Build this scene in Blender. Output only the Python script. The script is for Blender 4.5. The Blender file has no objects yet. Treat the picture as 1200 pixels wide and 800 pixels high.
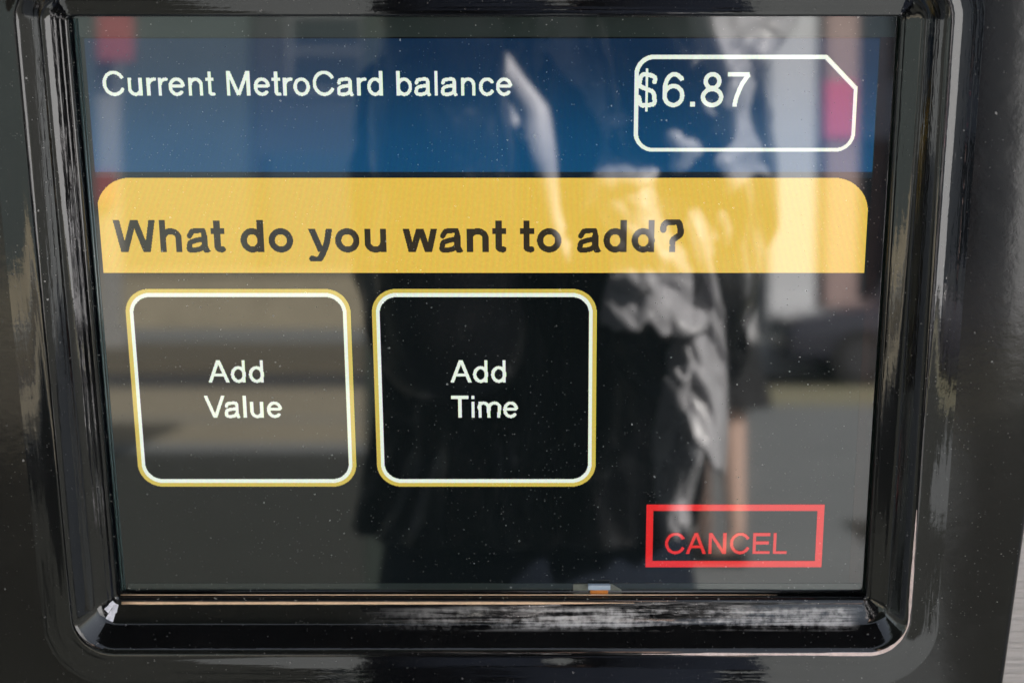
import bpy, bmesh, math, random
from mathutils import Vector, Matrix, noise
R = math.radians
random.seed(7)
scene = bpy.context.scene
COL = scene.collection

# ================================================================ camera, light, exposure
ALPHA = R(15)                    # the machine's screen leans back by this much
CENTRE = Vector((0, 0, 1.25))    # centre of the screen above the pavement
LOCAL = Matrix(((1, 0, 0, 0), (0, math.sin(ALPHA), -math.cos(ALPHA), 0), (0, math.cos(ALPHA), math.sin(ALPHA), 0), (0, 0, 0, 1)))
LOCAL = Matrix.Translation(CENTRE) @ LOCAL      # screen coordinates (x right, y up the glass, z out of it) to world
cam = bpy.data.cameras.new('camera'); cam_ob = bpy.data.objects.new('camera', cam); COL.objects.link(cam_ob)
TH = R(17.1); DIST = .5363; CX = .0219
cam_ob.matrix_world = LOCAL @ Matrix.Translation((CX, DIST*math.sin(TH), DIST*math.cos(TH))) @ Matrix.Rotation(-TH, 4, 'X')
cam.lens = 58.05; cam.sensor_width = 36; cam.shift_x = -.04; cam.shift_y = -.0158
cam.clip_start = .02; cam.clip_end = 2000
cam.dof.use_dof = True; cam.dof.focus_distance = .526; cam.dof.aperture_fstop = 12.5
scene.camera = cam_ob

EXPOSURE = 1.9
SUN_AZ, SUN_EL = 42, 36          # azimuth from +Y towards +X: the sun stands to the right of and behind the machine
world = bpy.data.worlds.new('World'); scene.world = world; world.use_nodes = True
wn = world.node_tree; bg = wn.nodes['Background']
sky = wn.nodes.new('ShaderNodeTexSky'); sky.sky_type = 'NISHITA'; sky.sun_disc = False
sky.sun_elevation = R(SUN_EL); sky.sun_rotation = R(SUN_AZ); sky.dust_density = 3.0; sky.air_density = 1.2
hz = wn.nodes.new('ShaderNodeHueSaturation'); hz.inputs['Saturation'].default_value = .45     # hazy white-grey day
wn.links.new(sky.outputs[0], hz.inputs['Color']); wn.links.new(hz.outputs[0], bg.inputs[0]); bg.inputs[1].default_value = .10
sun = bpy.data.lights.new('sun', 'SUN'); sun.energy = 5.0; sun.angle = R(.5); sun.color = (1, .95, .88)
sun_ob = bpy.data.objects.new('sun', sun); COL.objects.link(sun_ob)
sdir = Vector((math.sin(R(SUN_AZ))*math.cos(R(SUN_EL)), math.cos(R(SUN_AZ))*math.cos(R(SUN_EL)), math.sin(R(SUN_EL))))
sun_ob.rotation_euler = sdir.to_track_quat('Z', 'Y').to_euler()
scene.view_settings.view_transform = 'Standard'; scene.view_settings.look = 'None'
scene.view_settings.gamma = 1; scene.view_settings.use_curve_mapping = False
scene.view_settings.exposure = EXPOSURE
scene.render.engine = 'CYCLES'
scene.cycles.max_bounces = 8; scene.cycles.glossy_bounces = 5; scene.cycles.diffuse_bounces = 3
scene.cycles.use_denoising = True
scene.cycles.blur_glossy = .0
scene.cycles.filter_width = 1.5

# ================================================================ small helpers
def link(o, parent=None):
    COL.objects.link(o)
    if parent is not None: o.parent = parent
    return o

def tag(o, label=None, cat=None, group=None, kind=None):
    if label: o['label'] = label
    if cat: o['category'] = cat
    if group: o['group'] = group
    if kind: o['kind'] = kind
    return o

def empty(name, loc=(0, 0, 0), rz=0):
    o = bpy.data.objects.new(name, None); o.location = loc; o.rotation_euler = (0, 0, rz); o.empty_display_size = .05
    return link(o)

def obj(name, bm, mat, parent=None, smooth_=False, recalc=True):
    if recalc: bmesh.ops.recalc_face_normals(bm, faces=bm.faces)
    me = bpy.data.meshes.new(name); bm.to_mesh(me); bm.free()
    if smooth_:
        for p in me.polygons: p.use_smooth = True
    for m in (mat if isinstance(mat, (list, tuple)) else [mat]): me.materials.append(m)
    return link(bpy.data.objects.new(name, me), parent)

def box(bm, x0, x1, y0, y1, z0, z1, bev=0, seg=2, mi=0):
    r = bmesh.ops.create_cube(bm, size=1)
    vs = r['verts']
    for v in vs:
        v.co = Vector((x0 + (v.co.x+.5)*(x1-x0), y0 + (v.co.y+.5)*(y1-y0), z0 + (v.co.z+.5)*(z1-z0)))
    if mi:
        for f in {f for v in vs for f in v.link_faces}: f.material_index = mi
    if bev:
        es = list({e for v in vs for e in v.link_edges})
        bmesh.ops.bevel(bm, geom=es, offset=bev, segments=seg, affect='EDGES', profile=.5)
    return bm

def tube(bm, pts, rad, n=12, cap=True):
    """a tapered tube along points; rad is one radius or one per point"""
    pts = [Vector(p) for p in pts]
    rad = rad if isinstance(rad, (list, tuple)) else [rad]*len(pts)
    rings = []
    ref = None
    for i, p in enumerate(pts):
        d = (pts[min(i+1, len(pts)-1)] - pts[max(i-1, 0)]).normalized()
        if ref is None: ref = d.orthogonal().normalized()
        ref = (ref - d*ref.dot(d)).normalized()
        b = d.cross(ref)
        rings.append([bm.verts.new(p + (ref*math.cos(2*math.pi*k/n) + b*math.sin(2*math.pi*k/n))*rad[i]) for k in range(n)])
    for a, b in zip(rings, rings[1:]):
        for k in range(n): bm.faces.new((a[k], a[(k+1) % n], b[(k+1) % n], b[k]))
    if cap:
        bm.faces.new(rings[0][::-1]); bm.faces.new(rings[-1])
    return rings

def prism(bm, outline, z0, z1):
    a = [bm.verts.new((x, y, z0)) for x, y in outline]; b = [bm.verts.new((x, y, z1)) for x, y in outline]
    n = len(a)
    bm.faces.new(a[::-1]); bm.faces.new(b)
    for i in range(n): bm.faces.new((a[i], a[(i+1) % n], b[(i+1) % n], b[i]))

# ---------------------------------------------------------------- materials
class NT:
    """a thin layer over a node tree"""
    def __init__(self, name):
        self.m = bpy.data.materials.new(name); self.m.use_nodes = True
        self.t = self.m.node_tree; self.b = self.t.nodes['Principled BSDF']; self.out = self.t.nodes['Material Output']
    def n(self, typ, **kw):
        nd = self.t.nodes.new(typ)
        for k, v in kw.items():
            if k.startswith('_'): nd.inputs[int(k[1:])].default_value = v
            else: setattr(nd, k, v)
        return nd
    def l(self, a, b): self.t.links.new(a, b)
    def set(self, **kw):
        for k, v in kw.items():
            i = self.b.inputs[k.replace('_', ' ')]
            if isinstance(v, tuple) and len(v) == 3: v = (*v, 1)
            if hasattr(v, 'is_output'): self.l(v, i)
            else: i.default_value = v
        return self
    def math(self, op, a, b=0.0, clamp=False):
        nd = self.n('ShaderNodeMath', operation=op, use_clamp=clamp)
        for i, v in enumerate((a, b)):
            if hasattr(v, 'is_output'): self.l(v, nd.inputs[i])
            else: nd.inputs[i].default_value = v
        return nd.outputs[0]
    def mix(self, fac, a, b):
        nd = self.n('ShaderNodeMix', data_type='RGBA')
        for i, v in ((0, fac), (6, a), (7, b)):
            if hasattr(v, 'is_output'): self.l(v, nd.inputs[i])
            else: nd.inputs[i].default_value = (*v, 1) if isinstance(v, tuple) and len(v) == 3 else v
        return nd.outputs[2]
    def coord(self, scale=(1, 1, 1), rot=(0, 0, 0), kind='Object', loc=(0, 0, 0)):
        tc = self.n('ShaderNodeTexCoord'); mp = self.n('ShaderNodeMapping')
        mp.inputs['Scale'].default_value = scale; mp.inputs['Rotation'].default_value = rot; mp.inputs['Location'].default_value = loc
        self.l(tc.outputs[kind], mp.inputs[0])
        return mp.outputs[0]
    def noise(self, vec, scale, detail=4, rough=.5, dist=0):
        nd = self.n('ShaderNodeTexNoise'); nd.inputs['Scale'].default_value = scale; nd.inputs['Detail'].default_value = detail
        nd.inputs['Roughness'].default_value = rough; nd.inputs['Distortion'].default_value = dist
        self.l(vec, nd.inputs['Vector']); return nd.outputs['Fac']
    def ramp(self, fac, lo, hi, a=0.0, b=1.0):
        nd = self.n('ShaderNodeMapRange', interpolation_type='SMOOTHSTEP')
        nd.inputs[1].default_value = lo; nd.inputs[2].default_value = hi; nd.inputs[3].default_value = a; nd.inputs[4].default_value = b
        self.l(fac, nd.inputs[0]); return nd.outputs[0]
    def bump(self, h, dist, strength=1.0, normal=None):
        nd = self.n('ShaderNodeBump'); nd.inputs['Strength'].default_value = strength; nd.inputs['Distance'].default_value = dist
        self.l(h, nd.inputs['Height'])
        if normal: self.l(normal, nd.inputs['Normal'])
        return nd.outputs[0]
    def specks(self, scale, keep, size):
        """a mask of sparse round dust grains in object space"""
        vec = self.coord((scale, scale, scale))
        v = self.n('ShaderNodeTexVoronoi', feature='F1'); v.inputs['Scale'].default_value = 1
        wob = self.n('ShaderNodeTexNoise'); wob.inputs['Scale'].default_value = 3.1; self.l(vec, wob.inputs['Vector'])
        ad = self.n('ShaderNodeVectorMath', operation='MULTIPLY_ADD'); ad.inputs[1].default_value = (.35, .35, .35)
        self.l(wob.outputs['Color'], ad.inputs[0]); self.l(vec, ad.inputs[2]); self.l(ad.outputs[0], v.inputs['Vector'])
        sep = self.n('ShaderNodeSeparateColor'); self.l(v.outputs['Color'], sep.inputs[0])
        on = self.math('GREATER_THAN', sep.outputs[0], 1-keep)
        rad = self.math('MULTIPLY', sep.outputs[1], size)
        near_ = self.math('LESS_THAN', v.outputs['Distance'], rad)
        amt = self.math('MULTIPLY', self.math('MULTIPLY', on, near_), self.math('MULTIPLY_ADD', sep.outputs[2], .7))
        pat = self.ramp(self.noise(self.coord(), 13, 4, .6, .5), .36, .62, .30, 1.0)
        return self.math('MULTIPLY', amt, pat)

def plain(name, col, rough=.5, metal=0, spec=.5, var=0.0, scale=6, coat=0, bump=0, ior=1.5):
    t = NT(name); t.set(Roughness=rough, Metallic=metal, IOR=ior, Coat_Weight=coat); t.b.inputs['Coat Roughness'].default_value = .08
    vec = t.coord()
    if var:
        f = t.noise(vec, scale, 6, .6)
        lo = tuple(max(0, c*(1-var)) for c in col); hi = tuple(c*(1+var) for c in col)
        t.set(Base_Color=t.mix(f, lo, hi))
    else: t.set(Base_Color=col)
    if bump: t.set(Normal=t.bump(t.noise(vec, scale*4, 5, .6), bump))
    return t.m
# ---------------------------------------------------------------- lettering, drawn as strokes and sampled on the display's pixel grid
def arc(cx, cy, rx, ry, a0, a1, n=18):
    return [(cx + rx*math.cos(math.radians(a0 + (a1-a0)*i/n)), cy + ry*math.sin(math.radians(a0 + (a1-a0)*i/n))) for i in range(n+1)]

def smooth(pts, n=6):
    out = []
    P = [pts[0]] + list(pts) + [pts[-1]]
    for i in range(1, len(P)-2):
        p0, p1, p2, p3 = P[i-1], P[i], P[i+1], P[i+2]
        for k in range(n):
            t = k/n
            out.append(tuple(.5*((2*p1[j]) + (-p0[j]+p2[j])*t + (2*p0[j]-5*p1[j]+4*p2[j]-p3[j])*t*t + (-p0[j]+3*p1[j]-3*p2[j]+p3[j])*t**3) for j in (0, 1)))
    out.append(pts[-1])
    return out

def glyph(ch, h):
    """advance, strokes and the vertical clip of one letter in thousandths of an em; h = half the stroke width"""
    X, CAP, b = 519, 716, (-12)
    b0 = b + h
    bold = h > 60
    def stem(x, y0, y1): return [(x, y0), (x, y1)]
    if ch == ' ': return 278, [], (0, 1)
    if ch == '.': return 278, [[(140-50, 52), (140+50, 52)]], (0, 104)
    if ch == 'A': return 667, [[(2+h*.9, -30), (333, CAP+10)], [(665-h*.9, -30), (333, CAP+10)], stem_h(130, 537, 245)], (0, CAP)
    if ch == 'V': return 667, [[(2+h*.9, CAP+30), (333, -10)], [(665-h*.9, CAP+30), (333, -10)]], (0, CAP)
    if ch == 'C': return 722, [arc(385, 358, 335-h, 370-h, 28, 334, 40)], (-14, CAP+14)
    if ch == 'u':
        r = 180 if not bold else 190
        return (611 if bold else 556), [[(70+h, X)] + arc(278 if not bold else 305, 205, (210 if not bold else 237)-h, 217-h, 180, 360) + [(486-h if not bold else 542-h, X)], stem(486-h if not bold else 542-h, 0, X)], (-12, X)
    if ch == 'r': return 333, [stem(66+h, 0, X), [(66+h, 240)] + arc(66+h+175, 290, 175, 531-290-h, 180, 80)], (0, 531)
    if ch == 'e': return 556, [[(60, 278), (512-h, 278)], arc(278, 260, 240-h, 271-h, 4, 322, 40)], (-12, 531)
    if ch == 'n':
        w_ = 490 if not bold else 545
        return (611 if bold else 556), [stem(66+h, 0, X), [(66+h, 200)] + arc((66+w_)/2, 310, (w_-66)/2-h, 221-h, 180, 0) + [(w_-h, 0)]], (0, 531)
    if ch == 'h':
        return 611, [stem(66+h, 0, CAP), [(66+h, 200)] + arc((66+545)/2, 310, (545-66)/2-h, 221-h, 180, 0) + [(545-h, 0)]], (0, CAP)
    if ch == 't':
        w_ = 278 if not bold else 333
        x = 84+h if not bold else 82+h
        return w_, [[(x, CAP-20)] + arc(x+95-h*.2, 105, 95-h*.2, 105-h+8, 180, 290), [(10, X-h*.8), (w_-16, X-h*.8)]], (-8, CAP-14)
    if ch == 'M': return 833, [stem(74+h, 0, CAP), stem(759-h, 0, CAP), [(74+h, CAP+20), (416, 20)], [(759-h, CAP+20), (416, 20)]], (0, CAP)
    if ch == 'o':
        c_ = 278 if not bold else 306
        return (611 if bold else 556), [arc(c_, 260, (242 if not bold else 266)-h, 271-h, 0, 360, 48)], (-12, 531)
    if ch == 'a' and bold:
        k = h*.84
        return 556, [[(490-h, 370), (490-h, 130), (505-h*.8, 55), (545-h*.8, -15)],
                     smooth([(40+k, 350), (85+k, 425), (170, 462), (275, 531-k), (390, 490), (490-h, 375)], 6) + [.84],
                     smooth([(490-h, 300), (380, 288), (250, 262), (120, 215), (34+k, 140), (90, b+k+12), (190, b+k), (330, b+k+30), (490-h, 165)], 6) + [.84]], (-12, 531)
    if ch == 'a':
        return 556, [smooth([(44+h, 362), (100+h*.5, 446), (200, 490-h*.4), (300, 531-h), (400, 480-h*.2), (478-h, 390)], 5) + [(478-h, 150), (482-h*.8, 60), (512-h*.5, -10)],
                     smooth([(478-h, 318), (380, 292), (210, 268), (110, 215 + h*.2), (36+h, 145), (100, b0+22), (215, b0), (350, b0+30), (478-h, 160)], 6)], (-12, 531)
    if ch in 'db':
        w_ = 556 if not bold else 611
        rx = (230 if not bold else 252) - h
        if ch == 'd':
            return w_, [stem((488 if not bold else 543)-h, 0, CAP), arc((38 if not bold else 42)+h+rx, 260, rx, 271-h, 0, 360, 48)], (-12, CAP)
        return w_, [stem(66+h, 0, CAP), arc(520-h-rx, 260, rx, 271-h, 0, 360, 48)], (-12, CAP)
    if ch == 'l': return 222, [stem(64+h, 0, CAP)], (0, CAP)
    if ch == 'i': return 222, [stem(64+h, 0, X), stem(64+h, 616, CAP)], (0, CAP)
    if ch == 'c': return 500, [arc(275, 260, 237-h, 271-h, 32, 330, 36)], (-12, 531)
    if ch == 'm': return 833, [stem(66+h, 0, X), [(66+h, 250)] + arc(238, 340, 172-h*.5, 191-h, 180, 0) + [(410+h*.5-h*.5, 0)], [(410, 250)] + arc(590, 340, 180-h*.5+h*.2, 191-h, 180, 0) + [(768-h, 0)]], (0, 531)
    if ch == 'T': return 611, [stem_h(21, 590, CAP-h), stem(305, 0, CAP-h)], (0, CAP)
    if ch == 'N': return 722, [stem(76+h, 0, CAP), stem(646-h, 0, CAP), [(76+h, CAP+5), (646-h, -5)]], (0, CAP)
    if ch == 'E': return 667, [stem(79+h, 0, CAP), stem_h(79+h, 620, CAP-h), stem_h(79+h, 590, 375), stem_h(79+h, 632, h)], (0, CAP)
    if ch == 'L': return 556, [stem(74+h, 0, CAP), stem_h(74+h, 522, h)], (0, CAP)
    if ch == '8': return 556, [arc(278, 530, 190-h, 192-h, 0, 360, 40), arc(278, 200, 240-h, 213-h, 0, 360, 40)], (-12, 722)
    if ch == '7': return 556, [stem_h(46, 512, CAP-h), smooth([(500-h*.2, CAP-h-5), (370, 500), (280, 300), (225, 130), (205, -20)], 6)], (0, CAP)
    if ch == '6': return 556, [[(514-h, 545), (490-h, 600)] + arc(300, 520, 192-h, 202-h, 35, 90, 8) + arc(300, 340, 250-h, 382-h, 92, 180, 16) + [(50+h, 300), (50+h, 240)], arc(286, 232, 236-h, 244-h, 0, 360, 48)], (-12, 722)
    if ch == '$': return 556, [smooth([(478-h, 505), (440, 600), (370, 655-h*.2), (272, 715-h), (165, 655), (72+h, 535), (125, 432), (272, 366), (400, 305), (480-h, 195), (425, 62), (272, b0), (150, 42), (58+h, 215)], 6), [(272, -100), (272, 795), .55]], (-100, 790)
    # heavy weight
    if ch == 'W': return 944, [[(10+h, CAP+30), (226, -30)], [(226, -30), (472, CAP+30)], [(472, CAP+30), (718, -30)], [(718, -30), (934-h, CAP+30)]], (0, CAP)
    if ch == 'w': return 778, [[(8+h, X+30), (210, -30)], [(210, -30), (389, X+30)], [(389, X+30), (568, -30)], [(568, -30), (770-h, X+30)]], (0, X)
    if ch == 'y': return 556, [[(12+h, X+25), (285, 20)], smooth([(544-h, X+25), (410, 200), (285, -90), (200, -200+h*.45), (70, -212+h)], 6)], (-212, X)
    if ch == '?': return 611, [smooth([(52+h*.9, 485), (90+h*.5, 590), (190, 655), (300, 728-h), (430, 690-h*.3), (555-h, 530), (500-h*.2, 400), (390, 320), (325, 260), (318, 192)], 6), [(318-h, 68), (318+h, 68)]], (0, 728)
    raise KeyError(ch)

def stem_h(x0, x1, y): return [(x0, y), (x1, y)]

def pt(s): return [p for p in s if isinstance(p, tuple)]

def near(px, py, pts, h):
    if not isinstance(pts[-1], tuple): h, pts = h*pts[-1], pts[:-1]
    n = len(pts) - 1
    closed = pts[0] == pts[-1] or math.dist(pts[0], pts[-1]) < 2
    for i in range(n):
        ax, ay = pts[i]; bx, by = pts[i+1]
        dx, dy = bx-ax, by-ay
        L = dx*dx + dy*dy
        if L < 1e-9: continue
        t = ((px-ax)*dx + (py-ay)*dy)/L
        if t < 0:
            if i == 0 and not closed: continue
            t = 0
        elif t > 1:
            if i == n-1 and not closed: continue
            t = 1
        if (px-ax-t*dx)**2 + (py-ay-t*dy)**2 <= h*h: return True
    return False

def text_runs(text, x0, x1, base, em, stroke, kern=()):
    """pixel runs (x, x end, y) of a line of text whose ink spans x0..x1, on a baseline at pixel row base"""
    h = stroke*.5/em*1000
    pen, G = 0, []
    for i, ch in enumerate(text):
        adv, st, clip = glyph(ch, h)
        G.append((pen, st, clip))
        pen += adv - dict(kern).get(i, 0)
    lo = min(p + min(x for s in st for x, y in pt(s)) - h for p, st, c in G if st)
    hi = max(p + max(x for s in st for x, y in pt(s)) + h for p, st, c in G if st)
    kx = (x1-x0)/(hi-lo)
    rows = {}
    for p, st, clip in G:
        if not st: continue
        off = x0 + (p-lo)*kx
        for s in st:
            sx = [x for x, y in pt(s)]; sy = [y for x, y in pt(s)]
            for yy in range(int(base - (max(sy)+h)*em/1000) - 1, int(base - (min(sy)-h)*em/1000) + 2):
                gy = (base - yy - .5)/em*1000
                if gy < clip[0] or gy > clip[1]: continue
                for xx in range(int(off + (min(sx)-h)*kx) - 1, int(off + (max(sx)+h)*kx) + 2):
                    gx = (xx + .5 - off)/kx
                    if near(gx, gy, s, h): rows.setdefault(yy, set()).add(xx)
    runs = []
    for y, xs in rows.items():
        xs = sorted(xs); a = b = xs[0]
        for x in xs[1:]:
            if x != b+1: runs.append((a, b+1, y)); a = x
            b = x
        runs.append((a, b+1, y))
    return runs

# ================================================================ the machine
GAIN = 2**EXPOSURE
PX = .246/640                     # pitch of the display's pixels
def lx(px): return (px-320)*PX
def ly(py): return (240-py)*PX

def lit(name, col, col2=None, y0=0, y1=1, grain=.05):
    """a field of the lit display under its dusty glossy touch surface: col is the light's colour as photographed"""
    t = NT(name)
    vec = t.coord()
    sp = t.n('ShaderNodeSeparateXYZ'); t.l(vec, sp.inputs[0])
    def srgb(c): return tuple(((v/255+.055)/1.055)**2.4 if v > 10 else v/255/12.92 for v in c)
    a = tuple(v/GAIN for v in srgb(col))
    if col2:
        b = tuple(v/GAIN for v in srgb(col2))
        c = t.mix(t.ramp(sp.outputs[1], ly(y0), ly(y1)), a, b)
    else: c = t.mix(0.0, a, a)
    # the liquid crystal's red, green and blue columns
    fx = t.math('FRACT', t.math('MULTIPLY', t.math('ADD', sp.outputs[0], 1.0), 1/PX))
    cmb = t.n('ShaderNodeCombineColor')
    for k in range(3):
        inside = t.math('MULTIPLY', t.math('GREATER_THAN', fx, k/3), t.math('LESS_THAN', fx, (k+1)/3))
        t.l(t.math('MULTIPLY_ADD', inside, 3*.22), cmb.inputs[k])
        cmb.inputs[k].links[0].from_node.inputs[2].default_value = .78
    fy = t.math('FRACT', t.math('MULTIPLY', t.math('ADD', sp.outputs[1], 1.0), 1/PX))
    row = t.math('MULTIPLY_ADD', t.math('LESS_THAN', fy, .86), .06); row.node.inputs[2].default_value = .95
    mul = t.n('ShaderNodeMix', data_type='RGBA', blend_type='MULTIPLY'); mul.inputs[0].default_value = 1
    t.l(c, mul.inputs[6]); t.l(cmb.outputs[0], mul.inputs[7])
    sc = t.n('ShaderNodeVectorMath', operation='SCALE'); t.l(mul.outputs[2], sc.inputs[0])
    g = t.ramp(t.noise(vec, 900, 2, .7), .2, .8, 1-grain, 1+grain)
    t.l(t.math('MULTIPLY', row, g), sc.inputs['Scale'])
    t.set(Emission_Color=sc.outputs[0], Emission_Strength=1.0)
    touch_finish(t, (.0025, .0031, .0032))
    return t.m

def touch_finish(t, base):
    """gloss, grains of dust, lint and faint greasy smears shared by everything on the touch surface"""
    vec = t.coord()
    dust = t.math('ADD', t.specks(640, .10, .20), t.specks(240, .022, .11), True)
    dust = t.math('ADD', dust, t.math('MULTIPLY', t.specks(1500, .12, .34), .4), True)
    smear = t.ramp(t.noise(t.coord((26, 20, 26), (0, 0, .7)), 1.0, 7, .72, 1.2), .56, .80)
    film = t.math('MULTIPLY', smear, .014)
    rub = t.ramp(t.noise(t.coord((240, 40, 100), (0, 0, .95)), 1.0, 5, .7, .6), .60, .80)
    film = t.math('ADD', film, t.math('MULTIPLY', t.math('MULTIPLY', rub, smear), .07))
    fac = t.math('ADD', t.math('MULTIPLY', dust, .6), film, True)
    t.set(Base_Color=t.mix(fac, base, (.62, .64, .62)), Roughness=t.ramp(fac, 0, .3, .022, .22), IOR=1.62,
          Coat_Weight=.75, Coat_Roughness=.035, Coat_IOR=1.5)

def gloss_black(name, base=(.0045, .0045, .0047), rough=.07, streak=0.0, ripple=.0, dust=.45, coat=.6, ior=1.55, smear=False):
    """moulded black plastic, polished, dusty, its gloss wavy along the length of the mouldings (UV: x along, y across)"""
    t = NT(name)
    vec = t.coord()
    d = t.math('ADD', t.specks(480, .06, .20), t.math('MULTIPLY', t.specks(1500, .10, .34), .5), True)
    d = t.math('ADD', d, t.specks(190, .025, .11), True)
    haze = t.ramp(t.noise(vec, 38, 8, .7), .45, .8)
    fac = t.math('ADD', t.math('MULTIPLY', d, dust), t.math('MULTIPLY', haze, .006), True)
    if smear:      # greasy wiped smears on the lower slope, thickest towards the right
        sp = t.n('ShaderNodeSeparateXYZ'); t.l(vec, sp.inputs[0])
        zone = t.math('MULTIPLY', t.ramp(sp.outputs[0], -.05, .03), t.ramp(sp.outputs[1], -.0985, -.1005))
        zone = t.math('MULTIPLY', zone, t.math('MULTIPLY', t.ramp(sp.outputs[1], -.1066, -.1046), t.ramp(sp.outputs[0], .127, .119)))
        st_ = t.noise(t.coord((16, 620, 60)), 1.0, 6, .68, .8)
        brk = t.noise(t.coord((420, 420, 420)), 1.0, 3, .6)
        pat = t.noise(t.coord((22, 60, 40)), 1.0, 3, .5, .6)
        m_ = t.ramp(t.math('ADD', t.math('ADD', t.math('MULTIPLY', st_, .55), t.math('MULTIPLY', brk, .22)), t.math('MULTIPLY', pat, .35)), .50, .68)
        sm_ = t.math('MULTIPLY', t.math('MULTIPLY', m_, zone), .95)
        # scuffs along the rim of the opening's moulding
        fac = t.math('ADD', fac, sm_, True)
    nrm = None
    if streak:
        h = t.noise(t.coord((5, 420, 1), kind='UV'), 1.0, 3, .5, .4)
        nrm = t.bump(h, .00012, streak)
        h2 = t.noise(t.coord((160, 900, 1), kind='UV'), 1.0, 2, .5, .6)
        nrm = t.bump(h2, .000035, streak, nrm)
    if ripple:
        nrm = t.bump(t.noise(vec, 220, 3, .55), .0004, ripple, nrm)
        nrm = t.bump(t.noise(vec, 16, 2, .5), .004, ripple*.8, nrm)
    t.set(Base_Color=t.mix(fac, base, (.66, .63, .61)), Roughness=t.ramp(t.math('ADD', fac, t.math('MULTIPLY', haze, .12)), 0, .4, rough, rough+.3), IOR=ior, Coat_Weight=coat, Coat_Roughness=.05)
    if nrm: t.set(Normal=nrm); t.l(nrm, t.b.inputs['Coat Normal'])
    return t.m

M_MOULD = gloss_black('polished_black_moulding', streak=.45, ripple=.03, rough=.035, dust=.42, coat=.45, ior=1.5, smear=True)
M_PANEL = gloss_black('black_panel_plastic', base=(.0035, .003, .0027), rough=.13, ripple=.10, dust=.36, coat=.0, ior=1.48)

machine = empty('ticket_machine', (0, .05, 0))
tag(machine, 'black glossy ticket vending machine whose lit screen offers Add Value and Add Time', 'ticket machine')
bpy.context.view_layer.update()
INV = machine.matrix_world.inverted()

def place(o):
    """put a part that was modelled in screen coordinates onto the machine"""
    o.matrix_local = INV @ LOCAL if o.parent is machine else Matrix()
    return o

def rrect(x0, x1, y0, y1, r, n=10, ms=18):
    """rounded rectangle as points, counter-clockwise, straight runs subdivided; a fixed count so that loops can be bridged"""
    P = []
    C = [(x1-r, y0+r, -90), (x1-r, y1-r, 0), (x0+r, y1-r, 90), (x0+r, y0+r, 180)]
    arcs = [[(cx+r*math.cos(R(a+90*k/n)), cy+r*math.sin(R(a+90*k/n))) for k in range(n+1)] for cx, cy, a in C]
    for i in range(4):
        P += arcs[i]
        a, b = arcs[i][-1], arcs[(i+1) % 4][0]
        P += [(a[0]+(b[0]-a[0])*k/ms, a[1]+(b[1]-a[1])*k/ms) for k in range(1, ms)]
    return P

def loft(bm, loops, zs, cs):
    """bridge loops of equal count; UV x runs along, y across (metres)"""
    uvl = bm.loops.layers.uv.new('UVMap')
    V = [[bm.verts.new((x, y, z)) for x, y in L] for L, z in zip(loops, zs)]
    n = len(V[0]); al = [0]
    for i in range(n): al.append(al[-1] + math.dist(loops[-1][i], loops[-1][(i+1) % n]))
    for j in range(len(V)-1):
        for i in range(n):
            k = (i+1) % n
            f = bm.faces.new((V[j][i], V[j][k], V[j+1][k], V[j+1][i])); f.smooth = True
            for lp, uv in zip(f.loops, ((al[i], cs[j]), (al[i+1], cs[j]), (al[i+1], cs[j+1]), (al[i], cs[j+1]))): lp[uvl].uv = uv
    return V

# opening in the fascia (screen coordinates, metres)
OX0, OX1, OY0, OY1 = -.1264, .1284, -.0964, .0994
PROFILE = [(0, -1.6), (0, .4), (0, 2.0), (.06, 2.4), (.22, 2.75), (.55, 3.05), (1.0, 3.2), (1.6, 3.32), (2.2, 3.57), (2.6, 3.72), (3.0, 3.84), (3.8, 4.14), (4.4, 4.38), (4.8, 4.52), (5.6, 4.85), (6.3, 5.25), (6.9, 5.75), (7.4, 6.45),
           (7.9, 7.15), (9.6, 9.3), (11.2, 11.3), (11.8, 11.95), (12.4, 12.4), (13.1, 12.65), (13.8, 12.68), (14.7, 12.52), (15.6, 12.36), (16.6, 12.25), (18, 12.2), (21, 12.18), (23.0, 12.18)]
BOTTOM = 1.22                     # the lower side of the moulding is broader
loops, zs, cs, acc = [], [], [], 0
for i, (o, z) in enumerate(PROFILE):
    o, z = o/1000, z/1000
    loops.append(rrect(OX0-o, OX1+o, OY0-o*BOTTOM, OY1+o, .0013+o*.92)); zs.append(z)
    if i: acc += math.hypot(o-PROFILE[i-1][0]/1000, z-PROFILE[i-1][1]/1000)
    cs.append(acc)
bm = bmesh.new(); loft(bm, loops, zs, cs)
bezel = place(obj('screen_surround', bm, M_MOULD, machine, recalc=False))

# flat fascia panel around the moulding: a plate with rounded rims and a slanting right-hand edge
def panel_loop(d, z, r):
    P = []
    base = rrect(-.290, .1803, -.215, .190, r)
    for x, y in base:
        cx_, cy_ = -.05, -.0
        P.append((x + (d if x > cx_ else -d), y + (d if y > cy_ else -d)))
    return [(x - (max(0, -y-.02)*.045 if x > 0 else 0), y) for x, y in P]
inner = rrect(OX0-.023, OX1+.023, OY0-.023*BOTTOM, OY1+.023, .0013+.023*.92)
L = [inner, panel_loop(-.004, 0, .012), panel_loop(-.002, 0, .012), panel_loop(-.0006, 0, .012), panel_loop(0, 0, .012), panel_loop(0, 0, .012)]
bm = bmesh.new(); loft(bm, L, [.01218, .01216, .0117, .0106, .0091, -.012], [0, .1, .102, .104, .106, .12])
place(obj('fascia_panel', bm, M_PANEL, machine, recalc=False))

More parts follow.
